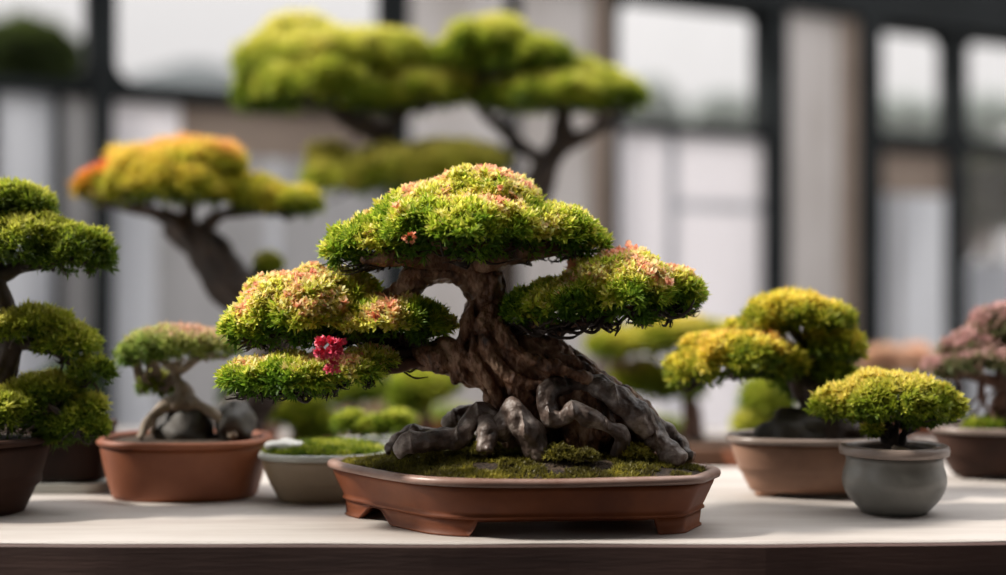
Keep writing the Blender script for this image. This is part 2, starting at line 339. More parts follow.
# ================================================================== MAIN BONSAI
Ym = 1.44
main = thing('bonsai_tree', 'large gnarled bonsai with exposed grey roots and layered green pads in shallow brown pot', 'bonsai', (0.02,1.44,TZ))
hexp = [(-0.197,1.470),(-0.064,1.312),(0.186,1.330),(0.227,1.418),(0.105,1.545),(-0.124,1.530)]
O = hexo(hexp)
ZR = CZ-(478-287.5)/F*1.328   # rim top
ZR = 0.858
mp = link('pot', *loft(O, [(0.0055,ZR-0.0085),(0.0075,ZR-0.014),(0.012,ZR-0.024),(0.0165,ZR-0.0335),(0.0180,ZR-0.0365),(0.0165,ZR-0.038),(0.0165,ZR-0.0400),(0.0195,ZR-0.0415),
        (0.030,ZR-0.0420),(0.030,ZR-0.030),(0.014,ZR-0.010)]), TERRA, main, True)
link('rim', *loft(O, [(0.0055,ZR-0.0085),(0.0012,ZR-0.0078),(0,ZR-0.0045),(0.0008,ZR-0.0018),(0.0030,ZR-0.0003),(0.0070,ZR),(0.0115,ZR-0.001),(0.013,ZR-0.004),(0.013,ZR-0.010)], wob=0.0006), TERRA_RIM, mp, True)
link('pot_floor', *disc(O, 0.028, ZR-0.040, rings=4), TERRA, mp, True)
def foot_ring():
    n = len(O); zt = ZR-0.0405; zb = []
    c = O.mean(0)
    for q in offset(O, 0.021):
        op = 0.0
        for s in (1, -1):
            x = q[0] if s == 1 else 2*c[0]-q[0]; y = q[1] if s == 1 else 2*c[1]-q[1]
            if y < 1.40 and -0.029 < x < 0.150: op = max(op, min(1.0, (x+0.029)/0.003, (0.150-x)/0.003))
            if y > 1.36 and y < 1.46 and -0.148 < x < -0.112: op = max(op, 1-abs(x+0.130)/0.018)
        zb.append(TZ+0.0003+0.0145*min(1, op*1.6))
    zb = np.array(zb)
    rings = [(0.0195,None,1.0),(0.0205,None,0.6),(0.0215,None,0.18),(0.0195,None,0.10),(0.0195,None,0.0),(0.0275,None,0.0),(0.0275,None,1.0)]
    V = []
    for d, _, s in rings:
        r = offset(O, d); V.append(np.column_stack([r, zb+(zt-zb)*s]))
    m = len(rings); Fc = [(i*n+j, i*n+(j+1) % n, ((i+1) % m)*n+(j+1) % n, ((i+1) % m)*n+j) for i in range(m) for j in range(n)]
    return np.vstack(V), Fc
link('foot_ring', *foot_ring(), TERRA, mp, True)
link('soil', *disc(O, 0.0125, ZR-0.0035, 0.018, 0.006, 45, rings=26), SOIL, main, True)
# moss over the soil: a carpet of tiny tufts
q = []
Oi = offset(O, 0.016); cc = Oi.mean(0)
while len(q) < 9500:
    j = rng.integers(len(Oi)); s = math.sqrt(rng.uniform()); a = cc+(Oi[j]-cc)*s
    if mnoise.noise(Vector((a[0]*28, a[1]*28, 3)))+(0.18 if a[0] < -0.03 else 0.0) > -0.16:
        q.append((a[0], a[1], ZR-0.0035+0.018*(1-s*s)+0.006*(1-s**3)*mnoise.noise(Vector((a[0]*45, a[1]*45, 0)))))
q = np.array(q); ms = moss('moss', main, q, np.tile([0,0,1.0], (len(q),1)), k=6, length=0.0055, width=0.0013); ms['kind'] = 'stuff'
def mossball(px, py, r, Y, bias, n=260, parent=main):
    d = rng.normal(size=(n,3)); d[:,2] = np.abs(d[:,2]); d /= np.linalg.norm(d, axis=1)[:, None]; c = P(px, py, Y); k = r*Y/F
    o = moss('moss_tuft', parent, c+d*k*np.array([1.2,1,0.9])*rng.uniform(.5,1,(n,1)), d, k=7, length=0.005, width=0.0014, bias=bias); return o
mossball(470,447,13,1.425,0.0,300); mossball(634,457,14,1.395,0.35,500); mossball(648,461,8,1.40,0.1); mossball(486,452,12,1.385,0.0,420); mossball(560,458,15,1.375,-0.1,420); mossball(405,456,10,1.40,0.1); mossball(432,460,9,1.39,0.05); mossball(585,460,12,1.37,-0.15)

# trunk: twisted strands grown together
K = Ym/F
def PP(l, Y=Ym): return [P(a, b, Y+c) for a, b, c in l]
tp = []
tp += strands(PP([(596,436,.0),(566,404,-.003),(528,378,0),(494,350,0),(483,322,0),(492,298,.004),(484,274,.004),(462,262,.0)]), np.array([40,37,36,31,23,19,19,16])*K, 8, 1.1, 0.70, 0.34, 0.74, seed=3)
tp += strands(PP([(505,372,-.005),(478,362,-.01),(450,358,-.008),(424,356,0),(402,350,.005),(375,343,0)]), np.array([24,22,19,15,12,8])*K, 5, 1.1, 0.68, 0.38, 0.76, seed=5)      # low left limb
tp += strands(PP([(492,298,.004),(474,276,.002),(446,270,.0),(418,276,.0),(402,292,-.005),(388,312,-.005),(370,325,0)]), np.array([17,17,15,15,13,11,7])*K, 5, 0.8, 0.6, 0.45, 0.8, seed=8)   # arching arm
tp += strands(PP([(520,368,.01),(545,362,.01),(575,378,.012),(602,392,.01),(628,408,.005),(650,430,0),(672,447,-.005),(690,460,-.01)]), np.array([27,25,23,21,18,16,13,9])*K, 7, 0.9, 0.68, 0.36, 0.74, seed=11)   # big buttress to the right
tp += strands(PP([(548,425,.02),(575,410,.02),(610,425,.02),(650,450,.02)]), np.array([34,32,25,16])*K, 5, 0.5, 0.6, 0.5, 0.8, seed=12)
tp += strands(PP([(486,362,.0),(502,390,.0),(514,418,.005),(534,448,.01)]), np.array([22,19,22,32])*K, 6, 0.6, 0.66, 0.38, 0.76, seed=14)
for l, q in [([(472,300,-.016),(466,328,-.022),(456,352,-.024),(466,376,-.020),(488,388,-.018)],6),([(498,318,-.02),(508,342,-.03),(535,362,-.032),(578,376,-.03),(612,392,-.02),(640,412,-.012)],7),
             ([(484,330,-.025),(490,356,-.032),(515,378,-.034),(552,388,-.032),(590,402,-.02)],7),([(476,334,-.022),(474,356,-.028),(486,378,-.03),(500,400,-.024),(512,425,-.02)],6),
             ([(510,332,-.008),(535,348,-.012),(566,360,-.014),(598,378,-.012),(626,400,-.008)],7),([(440,350,-.016),(452,364,-.018),(456,382,-.012)],6),([(500,372,-.03),(520,395,-.03),(545,405,-.03)],8)]:
    tp.append(tube(PP(l), np.array([.6]+[1.0]*(len(l)-2)+[.6])*q*K, 10, 6, amp=.14, seed=q+l[0][0]))
for a in [((455,378),6),((498,420),9),((560,362),9),((617,402),9),((640,418),10),((662,438),9),((595,386),9)]:
    c = P(a[0][0], a[0][1], Ym-.012); tp.append(tube([c+U([-.004,0,.002]), c, c+U([.005,0,-.002])], np.array([.5,1,.5])*a[1]*K, 10, 3))
trunk = fuse('trunk', tp, 0.0014, BARK, main, 0.0030, 70, 1, 0.0018, (1,1,0.7))
def root(pts, rad, Y=1.40, seed=0, mat=ROOT, nst=4, parent=trunk, label=None):
    pr = strands(PP(pts, Y), np.array(rad)*Y/F, nst, 0.35, 0.42, 0.62, 0.85, seed=seed)
    pr += [tube([c-U([.003,0,0]), c, c+U([.003,0,.001])], np.array([.6,1,.6])*rd*Y/F, 10, 3) for c, rd in [(P(a[0], a[1], Y+a[2]-.004)+U([0,0,.002]), rad[i]*1.12) for i, a in enumerate(pts) if i % 2 == seed % 2 and 0 < i < len(pts)-1]]
    o = fuse('root', pr, 0.0013, mat, parent, 0.0036, 42, 1, 0.0012)
    if label: o['label'] = label
    return o
root([(594,386,.01),(566,384,.0),(548,394,-.015),(549,415,-.02),(562,420,-.025),(573,411,-.03),(590,419,-.03),(607,427,-.028),(621,437,-.025),(618,456,-.02)], [13,12,12,11,9,9,9,8,8,9], 1.415, 21)
root([(545,460,-.02),(534,446,-.025),(524,427,-.025),(513,409,-.025),(507,420,-.012),(498,436,-.01)], [11,13,15,11,12,12], 1.41, 22)
root([(396,452,-.02),(412,443,-.022),(436,440,-.02),(458,436,-.015),(470,423,-.01),(478,412,-.005),(494,418,.0),(510,430,.0)], [8,11,11,11,11,9,10,12], 1.41, 23)
root([(387,453,.01),(398,442,.01),(415,434,.01),(440,440,.01)], [6,8,8,8], 1.42, 24)
root([(447,426,.01),(455,416,.01),(466,411,.01),(480,418,.01)], [6,8,7,7], 1.43, 25)
root([(484,418,-.01),(488,432,-.022),(486,452,-.03)], [7,9,11], 1.41, 26)
root([(640,418,.0),(655,436,-.012),(668,450,-.02),(682,460,-.028)], [14,12,11,9], 1.42, 27)
root([(585,392,.02),(598,388,-.002),(616,398,-.016),(634,412,-.02),(650,434,-.02)], [11,13,13,12,9], 1.42, 28)
root([(690,456,-.01),(680,446,0),(668,434,.0),(655,424,.0)], [7,9,10,9], 1.425, 29)

# limbs inside the cushions (each a branch)
def branch(parent, pts, rad, Y, mat, amp=0.10, name='branch'):
    V, Fc = tube(PP(pts, Y), np.array(rad)*Y/F, 12, 8, amp=amp, flute=0.08, nf=5, twist=0.2, seed=pts[0][0]*.1); return link(name, V, Fc, mat, parent, True)
branch(main, [(478,266,0),(440,256,-.01),(400,256,-.03),(362,260,-.035)], [15,14,11,5], Ym, BARK)
branch(main, [(470,262,0),(505,254,-.02),(540,249,-.02),(580,248,-.01)], [15,13,9,4], Ym, BARK)
branch(main, [(462,264,0),(450,245,.03),(440,225,.04)], [11,8,4], Ym, BARK)
branch(main, [(500,262,.0),(480,252,-.04),(450,246,-.06),(432,243,-.065)], [11,9,5,2], Ym, BARK)
branch(main, [(528,362,.01),(545,345,.005),(562,328,0),(600,316,0),(640,308,0),(678,303,0)], [9,7,6,5,4,2], Ym, BARK)
branch(main, [(505,345,.01),(512,332,.0),(530,326,-.02),(555,322,-.03)], [9,7,5,2], Ym, BARK)
branch(main, [(390,340,0),(350,336,0),(300,332,0),(255,335,0)], [9,7,5,2], Ym, DARKBARK)
branch(main, [(410,352,0),(370,362,-.03),(330,378,-.045),(295,388,-.05),(258,384,-.05)], [9,7,6,4,2], Ym, DARKBARK)
branch(main, [(425,360,0),(400,366,-.02),(360,372,-.04),(310,384,-.05)], [7,6,5,3], Ym, REDBARK)
TOP = [(462,236,98,44,0,.95),(395,246,62,36),(538,238,62,34,.0),(353,254,32,24,-.01),(580,246,30,18),(480,212,66,44,.01),(430,222,54,38,-.01)]
RIGHT = [(620,298,62,46,0,1.0),(565,307,56,28,-.005),(664,297,40,32,0),(524,317,28,18,-.01),(684,298,20,18)]
LU = [(302,318,66,48,0,.95),(385,324,64,30),(254,330,34,28,-.01),(338,302,44,34,.01),(425,328,32,18)]
LL = [(290,380,58,25,0,.9),(250,380,30,22,-.01),(342,372,42,20),(372,360,26,14,.01)]
T_ = [(TOP,Ym,3900),(RIGHT,Ym,2300),(LU,Ym-.005,2600),(LL,Ym-.04,1500)]
pads = []
for i, (cl, Y, n) in enumerate(T_):
    cw = clumps_w(cl, Y)
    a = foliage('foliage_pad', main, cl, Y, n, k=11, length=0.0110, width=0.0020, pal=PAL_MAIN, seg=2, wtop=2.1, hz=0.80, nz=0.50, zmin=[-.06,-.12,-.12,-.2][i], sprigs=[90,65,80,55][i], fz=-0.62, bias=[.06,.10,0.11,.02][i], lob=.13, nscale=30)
    pads.append(a)
tw = [(TOP,Ym,[(470,262,0),(430,256,0),(390,254,-.02),(530,253,-.01),(570,251,0),(475,256,-.05),(450,250,.03)],300),
      (RIGHT,Ym,[(560,326,0),(600,318,0),(640,310,0),(530,326,-.02),(670,304,0)],300),
      (LU,Ym,[(390,340,0),(350,336,0),(300,332,0),(260,335,0)],260),
      (LL,Ym-.04,[(370,362,.01),(330,378,-.0),(295,386,-.01),(262,384,-.01)],300)]
for (cl, Y, st, n), pd in zip(tw, pads):
    twigs('twigs', pd, PP(st, Y), clumps_w([(c[0],c[1]+6)+tuple(c[2:3])+(c[3]*.8,)+tuple(c[4:]) for c in cl], Y), n, r0=.0017)
# hanging twig loops under the right and left cushions
def loops(parent, l, Y, r=0.0011, mat=DARKBARK):
    mb = MB()
    for pts in l: mb.add(*tube([P(a, b, Y) for a, b in pts], [r*1.3]*(len(pts)-1)+[r*.6], 6, 4))
    mb.build('twigs', mat, parent, True)
loops(pads[1], [[(640,308),(628,315),(616,324),(608,320),(600,326)],[(616,318),(618,328),(615,336)],[(590,322),(580,333),(566,331),(560,338),(553,330)],[(603,321),(595,332),(583,330),(575,322)],[(545,326),(552,336),(570,338),(580,334)],[(625,314),(640,322),(655,312),(668,315)],[(656,308),(672,318),(688,311),(694,300)],[(520,325),(535,336),(548,332)]], Ym-.03, .0014)
loops(pads[3], [[(258,386),(264,397),(272,399),(282,396),(292,399)],[(292,395),(305,402),(312,398)],[(345,382),(358,374),(372,366),(386,358)],[(318,388),(330,384),(340,386)],[(300,388),(322,392),(345,380),(362,376)]], 1.395, .0015)
loops(trunk, [[(420,365),(410,372),(404,367),(409,361)],[(404,372),(415,378),(428,377)]], 1.43, .0009)
# long stray leaves and bright flowers
def flower(px, py, Y, R, npet, parent, mat=PINKPETAL, label=None):
    c = P(px, py, Y); d = rng.normal(size=(npet,3)); d[:,1] = -np.abs(d[:,1])*.9; d /= np.linalg.norm(d, axis=1)[:, None]
    V, Fc, own, per = leaves(c+d*R*rng.uniform(.3,.9,(npet,1))*np.array([1.25,.8,.8]), d, 6, R*.55, R*.34, seg=2, up=.1)
    o = link('flower', V, Fc, mat, parent, True)
    if label: o['label'] = label
flower(329,347,1.345,0.0120,60,pads[3],label='larger crimson blossom'); flower(333,368,1.345,0.0068,28,pads[3],label='small crimson blossom')
ORP = surf('orange_petal', [(0.3,(0.8,0.22,0.09)),(0.7,(0.85,0.40,0.2))], 60, 0.5, 0.1)
flower(409,238,1.335,0.0065,16,pads[0],ORP,'orange blossom'); flower(376,316,1.35,0.0055,14,pads[2],ORP,'orange blossom')

# ================================================================== OTHER BONSAI ON THE TABLE
def tree(name, label, cat, base, Y, trunkp, branches, padsl, mat, leaf=dict(), group=None, twn=30):
    t = thing(name, label, cat, base, group)
    if trunkp:
        pts, rad = trunkp; tk = fuse('trunk', strands(PP(pts, Y), np.array(rad)*Y/F, 5, 0.7, 0.6, 0.45, 0.8, seed=int(pts[0][0]) & 63), 0.0035 if Y > 1.9 else 0.0025, mat, t, 0.003, 30, 1)
    for pts, rad in branches: branch(t, pts, rad, Y, mat)
    st = [p for b in branches for p in b[0]] or [trunkp[0][-1]]
    for pd in padsl:
        cl, n = pd[0], pd[1]; kw = dict(leaf); kw.update(pd[2] if len(pd) > 2 else {})
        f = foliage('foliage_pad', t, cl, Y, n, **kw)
        if twn: twigs('twigs', f, PP(st, Y), clumps_w(cl, Y), twn, mat, 0.0016*Y/1.44)
    return t
# near left
yl = 1.49
def XY(px, Y): return (px-503)/F*Y
t3 = tree('bonsai_tree', 'dark green tiered bonsai in tall dark pot, cut off by the left picture edge', 'bonsai', (-0.573,yl,TZ), yl,
    ([(-28,446,0),(-14,410,0),(2,375,0),(10,338,0),(5,305,0),(-6,270,0),(-12,235,0)], [17,15,12,11,10,9,7]),
    [([(-8,280,0),(20,268,0),(55,262,0),(85,258,0)],[8,6,4,2]), ([(8,345,0),(35,345,0),(65,358,0),(90,378,0)],[7,6,4,3]), ([(0,378,0),(25,392,-.01),(50,405,-.02),(75,430,-.02)],[6,5,4,3]), ([(-10,250,0),(10,225,0),(25,205,0)],[6,4,2])],
    [([(5,200,44,19,.01),(30,208,26,17),(-20,215,40,25)],900), ([(25,244,54,34),(70,254,44,32),(-20,250,50,32),(92,264,20,20)],1600), 
     ([(-5,330,50,20),(38,325,36,20),(66,345,32,22),(92,374,23,19)],1300,dict(bias=-.08)), ([(48,392,32,20)],480,dict(bias=.0)), ([(70,424,34,23),(90,430,20,17),(55,436,22,15),(88,408,20,15)],800,dict(bias=.0)), ([(8,414,46,30,-.01)],950,dict(bias=-.10))],
    DARKBARK, dict(k=9, length=0.010, width=0.0020, pal=PAL_GREEN, hz=.8, nz=.42, bias=-.10, seg=1, lob=.20, sprigs=14))
pot(t3, oval(-0.573,yl,0.092,0.080,2.2), 0.082, 0.026, DARKPOT, feet=False)
# middle left
y4 = 1.612
t4 = tree('bonsai_tree', 'small umbrella-shaped bonsai with arching pale roots in orange terracotta pot', 'bonsai', (XY(186,y4),y4,TZ), y4,
    ([(183,408,0),(184,392,0),(177,378,0),(179,360,0)], [15,8,5,4]),
    [([(178,372,0),(155,358,0),(135,358,0)],[4,3,1.5]), ([(179,372,0),(200,358,0),(215,356,0)],[4,3,1.5])],
    [([(150,352,34,13),(178,342,48,17),(210,348,32,14),(135,360,18,8)],800), ([(156,386,20,15,.03)],200,dict(pal=PAL_GREEN,bias=-.1))], PALEBARK,
    dict(k=7, length=0.011, width=0.0026, pal=PAL_SOFT, hz=.8, nz=.35))
def arch(t, pts, rad, Y, mat=PALEBARK, name='root'):
    return link(name, *tube(PP(pts, Y), np.array(rad)*Y/F, 12, 6, amp=.12, seed=pts[0][0]), mat, t, True)
for l in [[(182,400,0),(162,408,-.01),(148,422,-.02),(140,438,-.03)],[(186,400,0),(205,408,-.01),(222,420,-.02),(234,437,-.03)],[(178,402,.0),(160,415,.02),(152,436,.03)],[(188,404,0),(200,420,.02),(212,438,.03)]]: arch(t4, l, [7,6,5,4], y4)
pot(t4, oval(XY(186,y4),y4,0.0985,0.080,2.5), 0.068, 0.014, ORANGE, feet=False, belly=-.000, lip=.004)
def rock(t, c, r, mat=DARKSTONE, name='rock', f=18, seed=0):
    d = []
    n1, n2 = 28, 18; V = []; Fc = []
    for i in range(n2+1):
        for j in range(n1):
            a = math.pi*i/n2; b = 2*math.pi*j/n1; v = np.array([math.sin(a)*math.cos(b), math.sin(a)*math.sin(b), math.cos(a)])
            s = 1+0.28*mnoise.noise(Vector(v*1.6+seed))+0.12*mnoise.noise(Vector(v*4+seed)); V.append(np.array(c)+v*np.array(r)*s)
    for i in range(n2):
        for j in range(n1): Fc.append((i*n1+j, i*n1+(j+1) % n1, (i+1)*n1+(j+1) % n1, (i+1)*n1+j))
    return link(name, V, Fc, mat, t, True)
rock(t4, P(185,432,y4)+U([0,.0,-.008]), (0.036,0.030,0.036), seed=1)
rock(t4, P(235,424,y4+.0), (0.022,0.03,0.026), seed=2)
# pale pot
y5 = 1.575
t5 = thing('moss_planter', 'pale grey-rimmed planter of green moss with a white stone, behind main pot\'s left corner', 'planter', (-0.2014,y5,TZ))
o5 = oval(-0.2014,y5,0.073,0.058,2.6); pot(t5, o5, 0.056, 0.020, PALEPOT, PALERIM, feet=False, lip=.004, dome=.008)
q = []
for _ in range(2600):
    j = rng.integers(len(o5)); s = math.sqrt(rng.uniform())*.9; a = o5.mean(0)+(o5[j]-o5.mean(0))*s; q.append((a[0], a[1], TZ+.052+.010*(1-s*s)))
m5 = moss('moss', t5, np.array(q), np.tile([0,0,1.0],(2600,1)), k=6, length=.008, width=.0016, pal=PAL_GREEN, bias=-.1); m5['kind'] = 'stuff'
rock(t5, (-0.243,y5-.02,TZ+.062), (0.022,0.016,0.008), STONE, 'stone', seed=5)
y5b = 1.76
t5b = thing('shallow_planter', 'shallow white-rimmed tray of low greenery seen between moss planter and main bonsai roots', 'planter', (XY(372,y5b),y5b,TZ))
o5b = oval(XY(372,y5b),y5b,0.052,0.036,2.6); pot(t5b, o5b, 0.048, 0.012, PALEPOT, PALERIM, feet=False, lip=.004)
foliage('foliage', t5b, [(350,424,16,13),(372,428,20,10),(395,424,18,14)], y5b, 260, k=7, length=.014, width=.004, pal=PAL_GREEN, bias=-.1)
# right brown pot with yellow tree
y6 = 1.612
t6 = tree('bonsai_tree', 'wide yellow-orange bonsai with leaning dark trunk in brown oval pot', 'bonsai', (XY(806,y6),y6,TZ), y6,
    ([(838,440,0),(826,416,0),(812,395,0),(800,375,0),(808,350,0),(812,330,0)], [30,26,16,12,9,6]),
    [([(800,380,0),(770,372,0),(735,372,-.01),(700,378,-.01)],[8,6,4,2]), ([(808,350,0),(828,342,0),(845,340,0)],[6,4,2]), ([(810,365,0),(800,340,.02),(785,325,.02)],[6,4,2])],
    [([(738,358,58,28),(700,370,34,22),(772,366,36,22),(688,380,20,14)],1500), ([(790,312,42,20,.01),(758,328,30,14,.02),(820,322,34,20)],1000), ([(832,345,30,22,.0),(850,352,16,14)],500,dict(bias=-.1)), ([(820,382,40,28,.02)],500,dict(pal=PAL_GREEN,bias=-.25))],
    DARKBARK, dict(k=8, length=0.0115, width=0.0030, pal=PAL_YEL, hz=.75, nz=.42, bias=-.0, lob=.22))
rock(t6, P(806,428,y6)+U([0,.0,-.006]), (0.052,0.036,0.030), seed=3)
pot(t6, oval(XY(812,y6),y6,0.099,0.062,2.5,rot=-.05), 0.070, 0.022, BROWNPOT, GREYRIM, feet=True, lip=.006)
# grey round pot
y7 = 1.487
t7 = tree('bonsai_tree', 'little dome-shaped yellow-green bonsai in round grey glazed pot', 'bonsai', (XY(894,y7),y7,TZ), y7,
    ([(895,452,0),(893,436,0),(888,420,0),(886,405,0)], [9,6,5,4]),
    [([(890,448,0),(880,430,0),(866,414,0),(850,405,0)],[5,4,3,2]), ([(898,448,0),(906,430,0),(918,414,0),(930,406,0)],[5,4,3,2]), ([(893,448,0),(897,425,-.01),(903,408,-.02)],[4,3,2]), ([(888,432,0),(875,415,.02),(870,400,.02)],[4,3,2])],
    [([(845,408,34,19),(888,402,62,30),(928,409,36,21),(866,395,32,18),(908,394,32,17)],1700), ([(872,430,10,7,-.02)],60,dict(bias=.1)), ([(948,412,16,14,.02),(920,420,24,10)],200,dict(pal=PAL_GREEN,bias=-.2))],
    DARKBARK, dict(k=8, length=0.0095, width=0.0030, pal=PAL_DOME, hz=.8, nz=.4, bias=-.02, lob=.18, sprigs=16))
pot(t7, oval(XY(894,y7),y7,0.0575,0.0575,2.0), 0.072, 0.017, GREYPOT, GREYRIM, feet=False, belly=.010, lip=.007, rimh=.011)
arch(t7, [(893,447,-.04),(903,452,-.045),(915,455,-.048),(928,454,-.045),(936,449,-.04)], [2.5,4,4,4,2.5], y7+.005, PALEBARK, 'surface_root')
# back right with pink bush
y8 = 1.765
t8 = tree('bonsai_tree', 'dusty pink flowering bonsai in dark pot behind the round grey pot', 'bonsai', (XY(1000,y8),y8,TZ), y8,
    ([(1004,436,0),(1000,415,0),(1006,392,0),(1000,370,0)], [14,11,9,7]),
    [([(1004,385,0),(980,378,0),(950,374,0)],[7,5,2]), ([(1006,375,0),(1030,350,0)],[6,3])],
    [([(950,368,26,13),(975,350,34,20),(1005,330,34,26),(1035,345,34,26),(990,362,44,14,-.02)],1500,dict(pal=PAL_PINK)), ([(985,428,24,9,-.02),(1018,428,24,9)],300,dict(pal=PAL_GREEN,bias=-.15))],
    REDBARK, dict(k=8, length=0.010, width=0.0048, hz=.7, nz=.4, bias=.02, lob=.14))
pot(t8, oval(XY(1008,y8),y8,0.098,0.065,2.5), 0.066, 0.022, DARKPOT, GREYRIM, feet=True, lip=.006)
# dark trough at left
y9 = 1.63
t9 = thing('trough_planter', 'low dark trough planter on white tray, behind the leftmost pot', 'planter', (XY(68,y9),y9,TZ))
o9 = oval(XY(46,y9),y9+.04,0.068,0.045,4.5); pot(t9, o9, 0.066, 0.004, DARKPOT, feet=False, lip=.003, zb=TZ+.0125)
link('saucer', *loft(oval(XY(46,y9),y9+.04,0.075,0.056,4.5), [(0,TZ+.0115),(0.002,TZ+.0003),(0.07,TZ+.0003),(0.07,TZ+.005),(0.004,TZ+.005),(0.003,TZ+.012)]), PALERIM, t9, False)
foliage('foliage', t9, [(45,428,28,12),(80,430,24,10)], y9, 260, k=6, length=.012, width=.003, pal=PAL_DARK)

# ================================================================== TREES ON THE REAR BENCH
BZ = 0.72
def backpot(t, px, Y, w, h, mat, rim=None, ry=None): pot(t, oval(XY(px,Y),Y,w,ry or w*.7,2.4,n=48), h, w*.2, mat, rim, zb=BZ, feet=False, lip=.006)
yb = 2.62
tb = tree('bonsai_tree', 'tall wide-spreading green bonsai high behind the main tree, pale window beyond', 'bonsai', (XY(545,yb),yb,BZ), yb,
    ([(545,440,0),(535,400,0),(512,350,0),(496,300,0),(505,250,0),(532,205,0),(542,172,0),(560,145,0)], [24,22,19,17,15,15,14,12]),
    [([(545,165,0),(515,140,0),(490,120,0),(470,95,0)],[8,6,5,3]), ([(560,145,0),(563,118,0),(560,98,0)],[11,9,6]), ([(555,152,0),(580,138,0),(605,124,0),(618,112,0)],[8,7,5,3]), ([(530,205,0),(480,195,0),(430,180,0),(370,178,0)],[9,7,5,3]),
     ([(420,178,0),(395,145,0),(360,128,0),(325,105,0),(290,98,0)],[8,8,9,8,5]), ([(385,138,0),(400,118,0),(418,104,0)],[6,5,3]), ([(335,108,0),(330,80,0),(350,62,0)],[6,5,3])],
    [([(300,36,38,22,.03),(278,68,42,38),(260,96,28,32),(335,62,64,32),(388,62,46,30),(318,90,66,34,-.03),(362,50,46,20)],3300), ([(380,100,30,18),(415,94,50,24),(445,84,30,18)],1000), ([(490,46,46,28),(525,62,48,28),(458,64,36,26),(560,74,42,18,.03)],1700,dict(bias=-.05)),
     ([(510,98,36,19),(560,96,62,22),(608,98,38,22),(585,82,40,16,.02)],1800,dict(bias=.08)), ([(345,178,42,23),(395,172,54,26),(450,164,50,23),(330,156,22,14,.02),(485,162,22,16)],2000,dict(bias=.28))],  # low pad's leaf colour raised to stand for sunlight it doesn't receive
    DARKBARK, dict(k=8, length=0.020, width=0.0048, pal=PAL_GREEN, hz=.85, nz=.38, bias=.12, lob=.18), twn=50)
backpot(tb, 545, yb, .13, .07, DARKPOT)
yc = 2.12
tc = tree('bonsai_tree', 'orange-tinged yellow bonsai with thick curving trunk, behind the umbrella-shaped one', 'bonsai', (XY(232,yc),yc,BZ), yc,
    ([(232,452,0),(246,415,0),(270,370,0),(276,335,0),(262,303,0),(232,285,0),(210,262,0),(196,240,0),(172,222,0)], [28,26,24,24,25,24,23,19,15]),
    [([(196,240,0),(215,218,0),(240,212,0),(275,212,0)],[9,7,5,3]), ([(175,222,0),(150,212,0),(110,205,0)],[9,6,4]), ([(185,228,0),(190,200,0),(195,180,0)],[9,6,3]), ([(262,303,0),(268,285,0),(268,272,0)],[5,4,2])],
    [([(98,188,24,17),(115,178,24,16)],500,dict(pal=PAL_RED,bias=.15)), ([(160,178,58,34),(196,164,46,26),(222,166,24,24),(180,186,56,30,-.01),(125,192,34,18)],1700,dict(bias=.08)), ([(255,198,32,22),(290,204,32,17),(232,192,26,22)],700,dict(bias=-.02)), ([(268,266,13,12)],120,dict(pal=PAL_GREEN))],
    DARKBARK, dict(k=8, length=0.0165, width=0.0042, pal=PAL_YEL, hz=.75, nz=.4, bias=.0, lob=.20), twn=40)
backpot(tc, 236, yc, .14, .07, DARKPOT)
yd = 2.45
td = tree('bonsai_tree', 'soft yellow-green bonsai behind the right end of main pot', 'bonsai', (XY(690,yd),yd,BZ), yd,
    ([(693,436,0),(692,415,0),(688,392,0),(680,370,0)], [11,9,7,5]), [([(688,390,0),(650,375,0),(620,360,0)],[5,4,2]), ([(685,378,0),(700,360,0)],[4,2])],
    [([(630,345,44,18),(675,335,44,20),(712,338,30,16)],1100), ([(640,385,34,24,.03),(680,390,24,16)],700,dict(bias=-.08))], REDBARK,
    dict(k=7, length=0.018, width=0.0055, pal=PAL_DOME, hz=.75, nz=.25, bias=.05), twn=20)
backpot(td, 690, yd, .12, .05, BROWNPOT)
# small pots of greenery filling the rear bench
def shrub(label, px, Y, cl, pal, potw, n=350, mat=DARKPOT, potmat=None, bias=0.0, cat='potted plant', leafw=.007, zb=BZ, group=None):
    t = thing('potted_shrub', label, cat, (XY(px,Y),Y,zb), group)
    top = P(px, cl[0][1], Y); z0 = zb+potw*.8
    link('stem', *tube([(top[0],Y,z0-.01),(top[0]+.01,Y,(z0+top[2])/2),(top[0],Y,top[2])], [.012,.009,.005], 10, 5, amp=.1), REDBARK, t, True)
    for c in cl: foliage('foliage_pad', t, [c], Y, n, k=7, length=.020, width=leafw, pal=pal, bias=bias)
    pot(t, oval(XY(px,Y),Y,potw,potw*.8,2.3,n=40), potw*.8, potw*.2, potmat or TERRA, zb=zb, feet=False, lip=.005)
    return t
shrub('yellow-green shrub in terracotta pot, behind the white-stone moss planter', 292, 2.34, [(292,410,32,26),(318,428,22,18)], PAL_DOME, .07)
shrub('mid-green shrub showing between left foliage pads and pale shallow tray', 352, 2.5, [(350,392,36,18),(342,372,24,14)], PAL_GREEN, .06, bias=.1)
shrub('light green bushy plant behind main tree\'s low left limb', 420, 2.35, [(425,385,34,18),(410,402,20,14)], PAL_GREEN, .06, bias=.15)
shrub('olive bush close behind the long left root of main bonsai', 440, 2.72, [(450,422,34,14),(400,428,26,12)], PAL_SOFT, .08)
shrub('dark green bush behind the orange terracotta pot\'s right side', 246, 2.64, [(246,398,26,28)], PAL_DARK, .07, bias=.1)
shrub('bright green shrub seen under the wide yellow bonsai, beside its trunk', 760, 2.3, [(768,400,26,24),(752,425,18,14)], PAL_GREEN, .06, bias=.1)
shrub('peach-coloured round bush at left above the grey-potted dome bonsai', 884, 2.75, [(884,364,22,17)], [(0,(0.30,0.20,0.12)),(1,(0.80,0.55,0.40))], .06, bias=.3, n=260)
